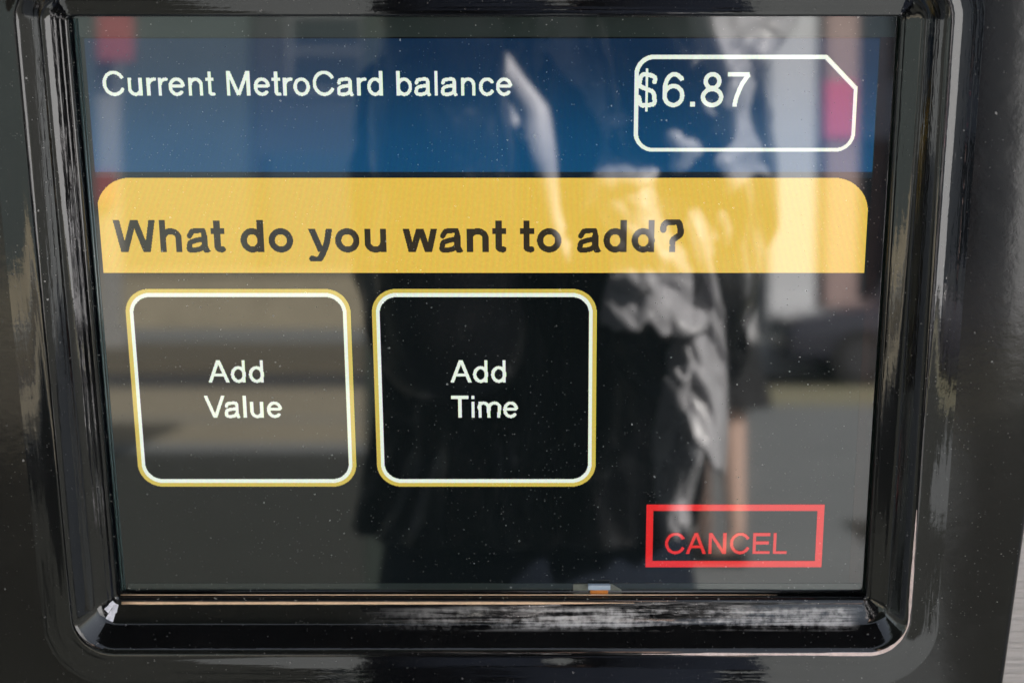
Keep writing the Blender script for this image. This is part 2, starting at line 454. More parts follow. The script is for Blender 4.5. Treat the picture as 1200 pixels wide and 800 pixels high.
# the display
M_BLACKFIELD = lit('display_black', (8, 12, 13))
M_HEADER = lit('display_blue', (20, 73, 112), (18, 42, 68), 108, 4)
M_YELLOW = lit('display_yellow', (228, 190, 80))
M_WHITE = lit('display_white', (232, 242, 228))
M_INKD = lit('display_dark_ink', (52, 46, 34))
M_GOLD = lit('display_gold', (206, 184, 84))
M_RED = lit('display_red', (222, 42, 42))
M_FADE = lit('display_header_foot', (22, 34, 44))

tp = NT('touch_glass_border'); tp.set(); touch_finish(tp, (.030, .040, .037)); M_BORDER = tp.m
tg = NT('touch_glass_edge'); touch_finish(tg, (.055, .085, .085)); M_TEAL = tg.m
def slab(name, x0, x1, y0, y1, z0, z1, mat, parent, bev=0):
    bm = bmesh.new(); box(bm, x0, x1, y0, y1, z0, z1, bev); return place(obj(name, bm, mat, parent))
screen = slab('touch_screen', OX0+.0004, OX1-.0004, OY0+.0004, OY1-.0004, -.006, -.0012, M_BLACKFIELD, machine)
screen['label'] = 'dusty glossy touch screen, lit, with blue header, yellow banner and black field'
# printed border of the glass: top and bottom strips, side strips
place(obj('glass_border', box(bmesh.new(), OX0+.0008, OX1-.0008, ly(-1.2), OY1-.0006, -.0012, -.0011), M_BORDER, screen))
place(obj('glass_border', box(bmesh.new(), OX0+.0030, OX1-.0008, OY0+.0006, ly(480.8), -.0012, -.0011), M_BORDER, screen))
tr = NT('right_border_film'); touch_finish(tr, (.020, .012, .010))
place(obj('glass_border', box(bmesh.new(), lx(640.2), OX1-.0007, ly(480), ly(-1), -.0012, -.00112), tr.m, screen))
# bright bevelled edges of the glass along the left side
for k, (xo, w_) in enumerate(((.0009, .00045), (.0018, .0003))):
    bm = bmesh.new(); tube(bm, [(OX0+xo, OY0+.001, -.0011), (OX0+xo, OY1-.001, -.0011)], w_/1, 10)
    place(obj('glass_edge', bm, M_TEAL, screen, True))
bm = bmesh.new(); tube(bm, [(OX0+.001, OY0+.0009, -.0009), (OX1-.001, OY0+.0009, -.0009)], .0006, 8)
place(obj('glass_edge', bm, M_MOULD, screen, True))

def half(quads): return [tuple(v/2 for v in q) for q in quads]

def sheet(bm, quads, z):
    """flat pixel-aligned quads (px x0, x1, y0, y1)"""
    cache = {}
    def v(x, y):
        k = (x, y)
        if k not in cache: cache[k] = bm.verts.new((lx(x), ly(y), z))
        return cache[k]
    for x0, x1, y0, y1 in quads: bm.faces.new((v(x0, y1), v(x1, y1), v(x1, y0), v(x0, y0)))
    return bm

def field(name, quads, mat, level, label=None):
    bm = sheet(bmesh.new(), quads, -.0012 + .00004*level)
    o = place(obj(name, bm, mat, screen, recalc=False))
    if label: o['label'] = label
    return o

def rounded_rows(x0, x1, y0, y1, r, corners='1111'):
    """spans of a rounded rectangle, row by row (corners: top left, top right, bottom right, bottom left)"""
    rows = []
    for y in range(y0, y1):
        a, b = x0, x1
        for k, top, left in ((0, 1, 1), (1, 1, 0), (2, 0, 0), (3, 0, 1)):
            if corners[k] == '0': continue
            dy = (y0+r-y-.5) if top else (y+.5-(y1-r))
            if dy > 0:
                ins = int(round(r - math.sqrt(max(0, r*r-dy*dy))))
                if left: a = max(a, x0+ins)
                else: b = min(b, x1-ins)
        rows.append((a, b, y))
    return rows

def ring(outer, inner):
    """outline pixels: outer spans minus inner spans"""
    I = {y: (a, b) for a, b, y in inner}
    q = []
    for a, b, y in outer:
        if y in I and I[y][1] > I[y][0]:
            q += [(a, I[y][0], y, y+1), (I[y][1], b, y, y+1)]
        else: q.append((a, b, y, y+1))
    return [r for r in q if r[1] > r[0]]

field('header_band', [(0, 640, 0, 109)], M_HEADER, 1)
field('header_foot', [(0, 640, 109, 114)], M_FADE, 1)
ban = [(a, b, y, y+1) for a, b, y in rounded_rows(-2, 1276, 228, 390, 58, '1100')]
field('question_banner', half([(max(a, 0), b, c, d) for a, b, c, d in ban]), M_YELLOW, 1)

def words_(name, text, x0, x1, base, em, stroke, mat, level=3, kern=()):
    return field(name, half([(a, b, y, y+1) for a, b, y in text_runs(text, 2*x0, 2*x1, 2*base, 2*em, 2*stroke, kern)]), mat, level)
words_('heading_text', 'Current MetroCard balance', 12, 344, 46, 27.8, 2.8, M_WHITE)
words_('balance_amount', '$6.87', 445, 538, 55, 39, 3.6, M_WHITE)
words_('question_text', 'What do you want to add?', 11, 486, 177, 38.6, 5.3, M_INKD)

# balance frame in the outline of a fare card with one corner cut off
def card_rows(x0, x1, y0, y1, r, cut):
    rows = []
    for a, b, y in rounded_rows(x0, x1, y0, y1, r, '1011'):
        k = y + .5 - y0
        if k < cut: b = min(b, int(round(x1 - cut + k)))
        rows.append((a, b, y))
    return rows
inner_rows = [(a, b, y) for a, b, y in card_rows(893, 1242, 33, 178, 25, 49)]
field('balance_frame', half(ring(card_rows(886, 1248, 26, 184, 31, 52), inner_rows)), M_WHITE, 2)

for x0, x1 in ((16, 206), (224, 414)):
    x0, x1 = 2*x0, 2*x1
    o = rounded_rows(x0, x1, 418, 776, 42); m_ = rounded_rows(x0+7, x1-7, 425, 769, 35); i_ = rounded_rows(x0+13, x1-13, 432, 762, 29)
    field('button_border', half(ring(o, m_)), M_GOLD, 2)
    field('button_outline', half(ring(m_, i_)), M_WHITE, 2)
words_('button_caption', 'Add', 82, 130, 292, 27.8, 2.85, M_WHITE)['label'] = 'caption reading Add Value'
words_('button_caption', 'Value', 77, 144, 324, 27.8, 2.85, M_WHITE, kern=((0, 60),))
words_('button_caption', 'Add', 289, 337, 292, 27.8, 2.85, M_WHITE)['label'] = 'caption reading Add Time'
words_('button_caption', 'Time', 288, 347, 324, 27.8, 2.85, M_WHITE)
field('cancel_frame', [(459, 615, 405, 411), (459, 615, 459, 465), (459, 465, 411, 459), (609, 615, 411, 459)], M_RED, 2)
words_('cancel_text', 'CANCEL', 476, 585, 452, 27.8, 2.7, M_RED)

# small clip of the touch sensor in the bottom gap: a glassy block with an orange element on a clear foil
M_FOIL = plain('clear_foil', (.16, .17, .14), .3, var=.5, scale=900)
M_CLIP = plain('pale_clip', (.42, .50, .58), .12, coat=1)
M_ORANGE = plain('orange_element', (.62, .20, .03), .35, var=.4, scale=2500)
def at(px, py):   # display pixel to screen coordinates
    return lx(px), ly(py)
bm = bmesh.new()
x0, y0 = lx(395), ly(490.5); x1, y1 = lx(438), ly(481.2)
prism(bm, [(x0, y0), (x1, y0), (x1, y0+.0013), (lx(429), y1), (x0, y1)], -.0011, -.0006)
clip = place(obj('sensor_clip', bm, M_FOIL, machine))
bm = bmesh.new(); box(bm, lx(408), lx(428), ly(484.8), ly(480.0), -.0006, .0012, .0003)
place(obj('clip_head', bm, M_CLIP, clip))
bm = bmesh.new(); box(bm, lx(410), lx(426), ly(489.8), ly(485.0), -.0006, .0004, .0003)
place(obj('orange_element', bm, M_ORANGE, clip))

# thin tan bead drawn as the lower lip's highlight, petering out towards the right
M_LIPLIGHT = plain('tan_lip_highlight', (.92, .62, .40), .3, var=.25, scale=700, coat=.4)
bm = bmesh.new()
N_ = 40
tube(bm, [(OX0+.0016+(.176-.0016)*k/N_, OY0-.0013+.00005*noise.noise(Vector((k*.7, 0, 0))), .0034) for k in range(N_+1)], [.00052*(1-.25*noise.noise(Vector((k*.9, 3, 0))))*min(1, (N_-k)/9+.12) for k in range(N_+1)], 8)
place(obj('lip_highlight', bm, M_LIPLIGHT, machine, True))
bm = bmesh.new()
tube(bm, [(OX0+.0008+(.225-.0008)*k/N_, OY0+.0006, .0011) for k in range(N_+1)], [.00018*min(1, (N_-k)/9+.12) for k in range(N_+1)], 6)
place(obj('lip_highlight', bm, M_LIPLIGHT, machine, True))
# a pale patch painted as the glint in the bottom left corner, and lint caught along the lower lip
M_GLINT = plain('pale_corner_glint', (.80, .78, .84), .3, var=.5, scale=900)
M_LINT = plain('pale_lint', (.6, .56, .5), .8)
rng = random.Random(3)
bm = bmesh.new()     # faceted patch coloured as the bright reflection on the mitre
idx = [i for i, (o, z) in enumerate(PROFILE) if 1.5 < o < 6.4]
for (a0, a1, i0, i1) in ((205, 231, 0, 3), (231.5, 256, 0, 4), (208, 229, 3, 6), (230, 252, 4, 8)):
    G = []
    for i in idx[i0:i1+1]:
        o, z = PROFILE[i][0]/1000, PROFILE[i][1]/1000; r_ = .0013+o*.92
        cx_, cy_ = OX0-o+r_, OY0-o*BOTTOM+r_
        G.append([bm.verts.new((cx_+(r_+.00004)*math.cos(R(a0+(a1-a0)*k/4)), cy_+(r_+.00004)*math.sin(R(a0+(a1-a0)*k/4)), z+.00012)) for k in range(5)])
    for A, B in zip(G, G[1:]):
        for k in range(4): bm.faces.new((A[k], A[k+1], B[k+1], B[k]))
place(obj('corner_glint', bm, M_GLINT, machine))
# outer rim's highlight drawn as a pale strip, bottom right and round the corner
M_RIMLIGHT = plain('pinkish_rim_highlight', (.75, .58, .53), .32, var=.5, scale=500, coat=.3)
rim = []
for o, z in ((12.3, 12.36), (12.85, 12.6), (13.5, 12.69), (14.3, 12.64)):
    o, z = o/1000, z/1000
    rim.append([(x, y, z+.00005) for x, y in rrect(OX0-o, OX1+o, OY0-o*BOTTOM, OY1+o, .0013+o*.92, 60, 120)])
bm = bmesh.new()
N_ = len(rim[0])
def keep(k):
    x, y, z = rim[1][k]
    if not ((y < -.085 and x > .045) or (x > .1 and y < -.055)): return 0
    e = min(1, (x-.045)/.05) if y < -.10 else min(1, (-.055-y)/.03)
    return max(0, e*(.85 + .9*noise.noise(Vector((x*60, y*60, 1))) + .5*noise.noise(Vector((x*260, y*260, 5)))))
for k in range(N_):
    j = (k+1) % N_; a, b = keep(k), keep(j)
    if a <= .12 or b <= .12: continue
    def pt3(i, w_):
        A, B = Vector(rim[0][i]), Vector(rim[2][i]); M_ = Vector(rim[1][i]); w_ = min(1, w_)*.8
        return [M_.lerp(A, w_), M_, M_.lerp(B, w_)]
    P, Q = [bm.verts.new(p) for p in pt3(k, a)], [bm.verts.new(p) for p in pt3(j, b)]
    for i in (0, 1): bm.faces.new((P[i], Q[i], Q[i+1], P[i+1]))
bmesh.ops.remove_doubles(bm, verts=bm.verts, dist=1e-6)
place(obj('rim_highlight', bm, M_RIMLIGHT, machine, True))
bm = bmesh.new()
for k in range(150):
    t_ = rng.random()
    if rng.random() < .6: p = Vector((OX0 + t_*(OX1-OX0), OY0 - rng.uniform(-.0004, .0016), .0032 + rng.uniform(-.001, .0006)))
    elif rng.random() < .5: p = Vector((OX0 + rng.uniform(0, .012)*t_, OY0 + rng.uniform(0, .004)*t_, -.0008))
    else: p = Vector((OX0 + rng.uniform(.0, .0006), OY0 + t_*(OY1-OY0), .0006))
    d = Vector((rng.uniform(-1, 1), rng.uniform(-.4, .4), rng.uniform(-.2, .3)))*rng.uniform(.0001, .0006)
    tube(bm, [p-d, p+Vector((0, 0, .0001)), p+d], rng.uniform(.00003, .00009), 4)
tag(place(obj('lint', bm, M_LINT, machine)), kind='stuff')

# cabinet: brushed steel body behind the fascia
M_STEEL = NT('brushed_steel')
h = M_STEEL.noise(M_STEEL.coord((4, 4, 260)), 3.0, 6, .6)
M_STEEL.set(Base_Color=M_STEEL.mix(h, (.30, .28, .27), (.38, .35, .34)), Metallic=.8, Roughness=M_STEEL.ramp(h, .2, .8, .28, .42), Normal=M_STEEL.bump(h, .0004))
bm = bmesh.new()
side = [(.65, .02), (-.10, .02), (-.12, .55), (-.069, .916), (.102, 1.554), (.13, 1.85), (.65, 1.85)]   # y, z outline of the side
W0, W1 = -.36, .36
a = [bm.verts.new((W0, y-.05, z)) for y, z in side]; b = [bm.verts.new((W1, y-.05, z)) for y, z in side]
bm.faces.new(a); bm.faces.new(b[::-1])
for i in range(len(side)): k = (i+1) % len(side); bm.faces.new((a[k], a[i], b[i], b[k]))
bmesh.ops.bevel(bm, geom=list(bm.edges), offset=.008, segments=3, affect='EDGES')
obj('cabinet', bm, M_STEEL.m, machine)

# overhanging hood of the machine, dark underneath
M_HOOD = plain('dark_hood_underside', (.02, .02, .022), .6)
obj('hood', box(bmesh.new(), -.40, .40, -.42, .55, 1.93, 2.12, .02), M_HOOD, machine)

# ================================================================ the street that the glass mirrors
M_PAVE = NT('paving_concrete')
v = M_PAVE.coord()
f = M_PAVE.noise(v, 1.3, 8, .65)
M_PAVE.set(Base_Color=M_PAVE.mix(f, (.20, .215, .22), (.32, .34, .345)), Roughness=.85)
M_SHADE = NT('shade_ground'); v = M_SHADE.coord(); f = M_SHADE.noise(v, 3, 8, .7)
M_SHADE.set(Base_Color=M_SHADE.mix(f, (.040, .043, .038), (.066, .070, .060)), Roughness=.9, Normal=M_SHADE.bump(M_SHADE.noise(v, 90, 3, .6), .006))
M_ROAD = plain('road_asphalt', (.07, .072, .075), .85, var=.3, scale=2)
M_BROWN = plain('brown_paving', (.17, .15, .11), .85, var=.25, scale=1)
M_STONE = plain('warm_beige_stone', (.40, .355, .26), .8, var=.25, scale=3, bump=.004)
M_YPAINT = plain('yellow_kerb_paint', (.36, .34, .22), .7, var=.3, scale=5)
M_FACADE = plain('pale_stone_facade', (.10, .125, .125), .85, var=.2, scale=.6)
M_FACADE2 = plain('grey_brick_facade', (.07, .075, .08), .85, var=.3, scale=.8)
M_PALEB = plain('pale_blue_render', (.42, .48, .58), .8, var=.12, scale=.5)
M_FRAME = plain('grey_window_frame', (.22, .23, .24), .6)
M_GLASSD = plain('dark_window_glass', (.02, .028, .035), .06, coat=1)
M_BLUEP = plain('blue_shopfront_paint', (.055, .08, .10), .45, var=.2)
M_FACADE3 = plain('dull_white_pillar_render', (.34, .34, .33), .8, var=.1)
M_WHITEP = plain('white_pillar_render', (.78, .80, .84), .7, var=.08)
M_TERRA = plain('salmon_pillar_render', (.52, .38, .36), .75, var=.12)
M_PINK = plain('pink_poster', (.90, .20, .32), .5, var=.08)
M_REDS = plain('red_sign_face', (.42, .14, .15), .45, var=.1)
M_GREEN = plain('dark_green_post_paint', (.055, .070, .060), .5, var=.2)
M_RUBBER = plain('tyre_rubber', (.02, .02, .02), .8)
M_CHROME = plain('wheel_metal', (.06, .06, .065), .4)
M_CARP = plain('car_paint_slate', (.055, .056, .075), .18, coat=1)

def slab_w(name, x0, x1, y0, y1, z0, z1, mat, kind='structure'):
    o = obj(name, box(bmesh.new(), x0, x1, y0, y1, z0, z1), mat); o['kind'] = kind
    return o
# ground: one sheet to the horizon, then the pavement (a kerb high), road and dark shade slabs
bm = bmesh.new()
bmesh.ops.create_grid(bm, x_segments=4, y_segments=4, size=600)
g_ = obj('ground', bm, M_ROAD); g_.location.z = -.13; g_['kind'] = 'structure'
slab_w('pavement', -40, 40, -14.4, 6, -.4, 0, M_PAVE.m)
slab_w('shade_slab', -40, -.62, -10.6, -1.4, -.01, .004, M_SHADE.m)  # dark slab standing for the shade on the left-hand ground
slab_w('shade_slab', 1.45, 40, -7.6, -1.0, -.01, .004, M_SHADE.m)  # dark ground added here and below to darken the panel's reflection
slab_w('shade_slab', 2.9, 40, -14.2, -7.62, -.01, .004, M_SHADE.m)
slab_w('kerb', 1.05, 30, -16.6, -14.4, -.4, .003, M_YPAINT)
slab_w('far_pavement', -60, 60, -44, -27, -.4, .02, M_PAVE.m)

bw_ = empty('back_wall', (0, .72, 0)); tag(bw_, 'low grey concrete wall right behind the ticket machine', 'wall')
for k in range(-5, 5): obj('panel', box(bmesh.new(), k*1.2+.004, k*1.2+1.196, 0, .16, 0, 1.95, .006), M_PAVE.m, bw_)
obj('coping', box(bmesh.new(), -6.05, 6.05, -.03, .19, 1.952, 2.02, .01), M_PAVE.m, bw_)
# bands of beige paving on the left, a low wall far behind them
slab_w('pavement', -14, .35, -12.9, -11.2, -.01, .004, M_STONE)
slab_w('pavement', -14, .35, -16.4, -13.15, -.01, .004, M_STONE)
slab_w('far_pavement', -40, 1.0, -31.5, -20.8, -.3, -.02, M_BROWN)
lw = empty('low_wall', (-14, -31.8, .02)); tag(lw, 'low beige wall mirrored behind the Add Value button', 'wall')
obj('wall', box(bmesh.new(), -14, 11.6, -.15, .15, 0, 1.05, .01), M_STONE, lw)
obj('coping', box(bmesh.new(), -14.05, 11.65, -.20, .20, 1.052, 1.14, .02), M_STONE, lw)

def wall_building(name, x0, x1, y, depth, height, mat, label, floors, bays, gf, group=None):
    """terraced block with framed windows, a cornice and a shopfront zone"""
    b = empty(name, ((x0+x1)/2, y, .02)); tag(b, label, 'building', group)
    w = (x1-x0)/2
    obj('wall', box(bmesh.new(), -w, w, -depth, 0, 0, height), mat, b)
    obj('cornice', box(bmesh.new(), -w-.15, w+.15, -depth, .35, height, height+.5, .05), mat, b)
    fh = (height-gf)/floors; bw = 2*w/bays
    wm = gm = None
    for i in range(floors):
        for k in range(bays):
            cx_ = -w + bw*(k+.5); z0 = gf + fh*i + fh*.22; z1 = gf + fh*i + fh*.80
            if wm is None:
                bm = bmesh.new()
                for q in ((-bw*.27, -bw*.27+.1, 0, z1-z0), (bw*.27-.1, bw*.27, 0, z1-z0), (-bw*.27+.1, bw*.27-.1, 0, .1), (-bw*.27+.1, bw*.27-.1, z1-z0-.1, z1-z0), (-bw*.27+.1, bw*.27-.1, (z1-z0)*.5, (z1-z0)*.5+.08)):
                    box(bm, q[0], q[1], .002, .10, q[2], q[3])
                o = obj('window', bm, M_FRAME, b); wm = o.data
                p = obj('pane', box(bmesh.new(), -bw*.27+.1, bw*.27-.1, .003, .05, .1, z1-z0-.1), M_GLASSD, o); gm = p.data
            else:
                o = link(bpy.data.objects.new('window', wm), b); p = link(bpy.data.objects.new('pane', gm), o)
            o.location = (cx_, 0, z0)
    return b, w, bw
b, w, bw = wall_building('town_building', -30, -6.35, -34, 12, 17, M_FACADE, 'pale stone building with rows of windows across the road, mirrored top left', 3, 7, 7.6)
b, w, bw = wall_building('town_building', -6.3, 3.0, -34.5, 12, 13, M_FACADE2, 'dark grey brick building between the pale one and the arcade', 3, 3, 4.2)
for k in range(3): obj('shop_front', box(bmesh.new(), -w+bw*k+.3, -w+bw*(k+1)-.3, .002, .15, .1, 3.6), M_BLUEP, b)
b, w, bw = wall_building('town_building', 3.2, 34, -36, 12, 14, M_PALEB, 'long pale blue building with blue shopfronts behind the row of pillars', 3, 9, 4.6)
for k in range(9):
    obj('shop_front', box(bmesh.new(), -w+bw*k+.2, -w+bw*(k+1)-.2, .002, .15, .1, 4.0), M_BLUEP, b)
for x0, x1, y, hh, lb in ((-75, -34, -20, 17, 'tall pale building far off to the left side of the street'), (9.5, 30, -22, 15, 'bright white building added on the right, out of view, to brighten the left moulding')):  # the right-hand block is added as a bright reflection for the moulding
    wall_building('town_building', x0, x1, y, 12, hh, M_FACADE if x0 < 0 else M_WHITEP, lb, 3, 7, 4.5 if x0 < 0 else 9.0)  # the white one (x0 > 0) is the added building

def pillar(x, y, r, h_, mat, label, cat='pillar'):
    p = empty('street_pillar', (x, y, -.12)); tag(p, label, cat)
    bm = bmesh.new(); box(bm, -r, r, -r, r, .35, h_, .03); obj('shaft', bm, mat, p)
    bm = bmesh.new(); box(bm, -r-.08, r+.08, -r-.08, r+.08, 0, .35, .03); obj('plinth', bm, mat, p)
    bm = bmesh.new(); box(bm, -r-.1, r+.1, -r-.1, r+.1, h_, h_+.3, .04); obj('capital', bm, mat, p)
    return p
pillar(3.02, -20.5, .30, 5.6, M_WHITEP, 'white square pillar mirrored at the upper right, left of the salmon one')
pillar(3.66, -20.5, .20, 5.6, M_TERRA, 'salmon pillar with a pink poster on it')
po = empty('pink_poster', (3.62, -20.27, 2.85)); tag(po, 'bright pink poster board hung on the salmon pillar', 'poster')
obj('board', box(bmesh.new(), -.19, .19, 0, .03, 0, .72, .008), M_PINK, po)
pillar(-6.95, -25.5, .16, 6.2, M_FACADE3, 'thin white pillar mirrored along the left rim of the screen')
sg = empty('red_sign', (-6.68, -24.9, 4.38)); tag(sg, 'red hanging sign mirrored in the top left corner of the screen', 'sign')
obj('board', box(bmesh.new(), -.27, .27, -.05, .05, 0, .72, .02), M_REDS, sg)
obj('bracket', box(bmesh.new(), -.5, .30, -.03, .03, .74, .80, .01), M_GREEN, sg)
sg = empty('red_sign', (-6.92, -25.2, 2.2)); tag(sg, 'small red notice low on the thin white pillar', 'sign')
obj('board', box(bmesh.new(), -.16, .16, 0, .04, 0, .5, .01), M_REDS, sg)

# unseen canopy added to hide the sky from the mouldings; one post is mirrored
gp = empty('added_canopy', (-.415, -4.0, 0)); tag(gp, 'added unseen dark green canopy blocking the sky, on square steel posts, one post mirrored between the screen buttons', 'canopy')
obj('added_canopy_roof', box(bmesh.new(), -9, .5, -5.2, 2.6, 3.2, 3.38, .02), M_GREEN, gp)
obj('added_canopy_gutter', box(bmesh.new(), -9.06, .56, 2.602, 2.72, 3.14, 3.42, .01), M_GREEN, gp)
for x in (0, -4.2, -8.4):
    p = obj('post', box(bmesh.new(), x-.075, x+.075, -.075, .075, .14, 3.198, .006), M_GREEN, gp)
    obj('base_plate', box(bmesh.new(), x-.13, x+.13, -.13, .13, 0, .03, .004), M_GREEN, p)
    obj('footing', box(bmesh.new(), x-.10, x+.10, -.10, .10, .03, .139, .01), M_GREEN, p)

# parked car
car = empty('parked_car', (4.95, -19.2, -.13)); tag(car, 'dark slate parked car, its nose mirrored at the right of the screen', 'car')
side_c = [(-2.25, .32), (-2.28, .62), (-2.1, .80), (-1.2, .95), (-.55, 1.42), (.85, 1.45), (1.55, 1.02), (2.15, .95), (2.25, .6), (2.2, .32)]
bm = bmesh.new()
rows = [(-.88, .93), (-.80, 1.0), (-.3, 1.03), (.3, 1.03), (.80, 1.0), (.88, .93)]
V = [[bm.verts.new((x*(.97 if abs(y) > .85 else 1), y*(.80 if z > 1.1 else 1), .32+(z-.32)*(k if z > .5 else 1))) for x, z in side_c] for y, k in rows]
for A, B in zip(V, V[1:]):
    for i in range(len(side_c)): j = (i+1) % len(side_c); bm.faces.new((A[i], A[j], B[j], B[i]))
bm.faces.new(V[0]); bm.faces.new(V[-1][::-1])
body = obj('body', bm, M_CARP, car, True); mod = body.modifiers.new('soft', 'BEVEL'); mod.width = .05; mod.segments = 2; mod.limit_method = 'ANGLE'
for sgn in (-1, 1):
    bm = bmesh.new()
    q = [(-1.02, 1.02), (-.52, 1.36), (.78, 1.39), (1.28, 1.04)]
    vs = [bm.verts.new((x, sgn*(.90 if z < 1.1 else .735), z)) for x, z in q] + [bm.verts.new((x, sgn*(.86 if z < 1.1 else .70), z)) for x, z in q]
    bm.faces.new(vs[:4]); bm.faces.new(vs[4:])
    for i in range(4): j = (i+1) % 4; bm.faces.new((vs[i], vs[j], vs[4+j], vs[4+i]))
    obj('side_window', bm, M_GLASSD, car)
    for x in (-1.4, 1.38):
        wbm = bmesh.new(); bmesh.ops.create_cone(wbm, segments=28, radius1=.33, radius2=.33, depth=.22, cap_ends=True, matrix=Matrix.Translation((x, sgn*.80, .33)) @ Matrix.Rotation(R(90), 4, 'X'))
        tyre = obj('wheel', wbm, M_RUBBER, car)
        wbm = bmesh.new(); bmesh.ops.create_cone(wbm, segments=20, radius1=.21, radius2=.16, depth=.24, cap_ends=True, matrix=Matrix.Translation((x, sgn*.805, .33)) @ Matrix.Rotation(R(90*sgn), 4, 'X'))
        obj('rim', wbm, M_CHROME, tyre)
    bm = bmesh.new(); bmesh.ops.create_uvsphere(bm, u_segments=16, v_segments=10, radius=.14, matrix=Matrix.Translation((-2.16, sgn*.66, .70)) @ Matrix.Diagonal((.6, 1.2, .7, 1)))
    obj('headlight', bm, M_CHROME, car, True)

# ================================================================ people
M_SKIN = NT('skin'); M_SKIN.set(Base_Color=(.80, .56, .46), Roughness=.5); M_SKIN.b.inputs['Subsurface Weight'].default_value = .0
M_SKIN = M_SKIN.m
M_HAIR = plain('dark_hair', (.03, .02, .015), .5, var=.3, scale=60)
M_COAT = NT('black_shiny_coat'); M_COAT.set(Base_Color=(.008, .008, .010), Roughness=.30, IOR=1.5, Coat_Weight=1.0); M_COAT.b.inputs['Coat Roughness'].default_value = .12
M_COAT.set(Normal=M_COAT.bump(M_COAT.noise(M_COAT.coord((1, 1, .5)), 26, 3, .55, .6), .012)); M_COAT = M_COAT.m
M_SCARF = NT('pale_grey_shiny_lining'); M_SCARF.set(Base_Color=(.60, .60, .64), Roughness=.28, Coat_Weight=.6); M_SCARF.b.inputs['Sheen Weight'].default_value = .3
M_SCARF = M_SCARF.m
M_JEANS = plain('dark_blue_denim', (.010, .017, .036), .85, var=.3, scale=40)
M_SHOE = plain('black_shoe_leather', (.02, .02, .02), .35)
M_TOP = plain('white_cotton_top', (.70, .70, .72), .8, var=.08, scale=30)
M_SKIRT = plain('black_skirt_cloth', (.02, .02, .022), .8)
M_CAMB = plain('black_camera_body', (.02, .02, .02), .5)
M_LENSG = plain('coated_lens_glass', (.01, .012, .02), .03, coat=1)
M_EYE = plain('eye_white', (.75, .73, .70), .2)
M_LIP = plain('lips', (.42, .17, .15), .45)

def skin(name, V, E, mat, parent, root=0, sub=2):
    """V: (x, y, z, radius) joints; E: bones; grows one continuous surface"""
    me = bpy.data.meshes.new(name); me.from_pydata([v[:3] for v in V], E, []); me.materials.append(mat)
    o = link(bpy.data.objects.new(name, me), parent)
    m = o.modifiers.new('skin', 'SKIN'); m.use_smooth_shade = True
    for i, v in enumerate(V):
        r = v[3] if isinstance(v[3], tuple) else (v[3], v[3])
        me.skin_vertices[0].data[i].radius = r; me.skin_vertices[0].data[i].use_root = (i == root)
    s = o.modifiers.new('sub', 'SUBSURF'); s.levels = sub; s.render_levels = sub
    return o

def head(parent, c, tilt, turn=0, hair_long=True):
    """head with face, ears and hair; c is its centre; looks along +y of its own frame"""
    M = Matrix.Translation(c) @ Matrix.Rotation(turn, 4, 'Z') @ Matrix.Rotation(-tilt, 4, 'X')
    bm = bmesh.new(); bmesh.ops.create_uvsphere(bm, u_segments=32, v_segments=24, radius=1)
    for v in bm.verts:
        x, y, z = v.co
        k = 1 - .28*max(0, -z)**1.3
        v.co = Vector((x*.075*k, (y*.095 if y > 0 else y*.10)*(1-.10*max(0, -z)) + .010*max(0, -z), z*.115))
        yy = math.exp(-((v.co.x/.014)**2 + ((v.co.z+.012)/.020)**2))
        if y > 0:
            v.co.y += .022*yy
            for e in (-1, 1): v.co.y -= .009*math.exp(-(((v.co.x-e*.031)/.014)**2 + ((v.co.z-.008)/.011)**2))
            v.co.y += .008*math.exp(-((v.co.x/.020)**2 + ((v.co.z+.095)/.018)**2))
    hd = obj('head', bm, M_SKIN, parent, True); hd.matrix_local = M
    for e in (-1, 1):
        bm = bmesh.new(); bmesh.ops.create_uvsphere(bm, u_segments=14, v_segments=10, radius=.011, matrix=Matrix.Translation((e*.031, .076, .008))); obj('eye', bm, M_EYE, hd, True)
        bm = bmesh.new(); bmesh.ops.create_uvsphere(bm, u_segments=10, v_segments=8, radius=.0052, matrix=Matrix.Translation((e*.031, .0842, .008))); obj('iris', bm, M_HAIR, hd, True)
        bm = bmesh.new(); bmesh.ops.create_uvsphere(bm, u_segments=12, v_segments=10, radius=1, matrix=Matrix.Translation((e*.076, -.008, -.005)) @ Matrix.Rotation(e*.35, 4, 'Z') @ Matrix.Diagonal((.008, .018, .032, 1))); obj('ear', bm, M_SKIN, hd, True)
    bm = bmesh.new(); bmesh.ops.create_uvsphere(bm, u_segments=14, v_segments=8, radius=1, matrix=Matrix.Translation((0, .083, -.052)) @ Matrix.Diagonal((.024, .009, .008, 1))); obj('mouth', bm, M_LIP, hd, True)
    bm = bmesh.new(); bmesh.ops.create_uvsphere(bm, u_segments=32, v_segments=24, radius=1)
    bmesh.ops.delete(bm, geom=[v for v in bm.verts if v.co.y > .25 and v.co.z < .42], context='VERTS')
    for v in bm.verts:
        n_ = noise.noise(v.co*5)*.05
        drop = 0 if not hair_long else max(0, -v.co.z)*.10*(1 if v.co.y < .1 else 0)
        v.co = Vector((v.co.x*(.088+n_*.08), v.co.y*(.112+n_*.05)-.006, v.co.z*.128 + .008 - drop))
    hr = obj('hair', bm, M_HAIR, hd, True); sm = hr.modifiers.new('thick', 'SOLIDIFY'); sm.thickness = .008
    return hd

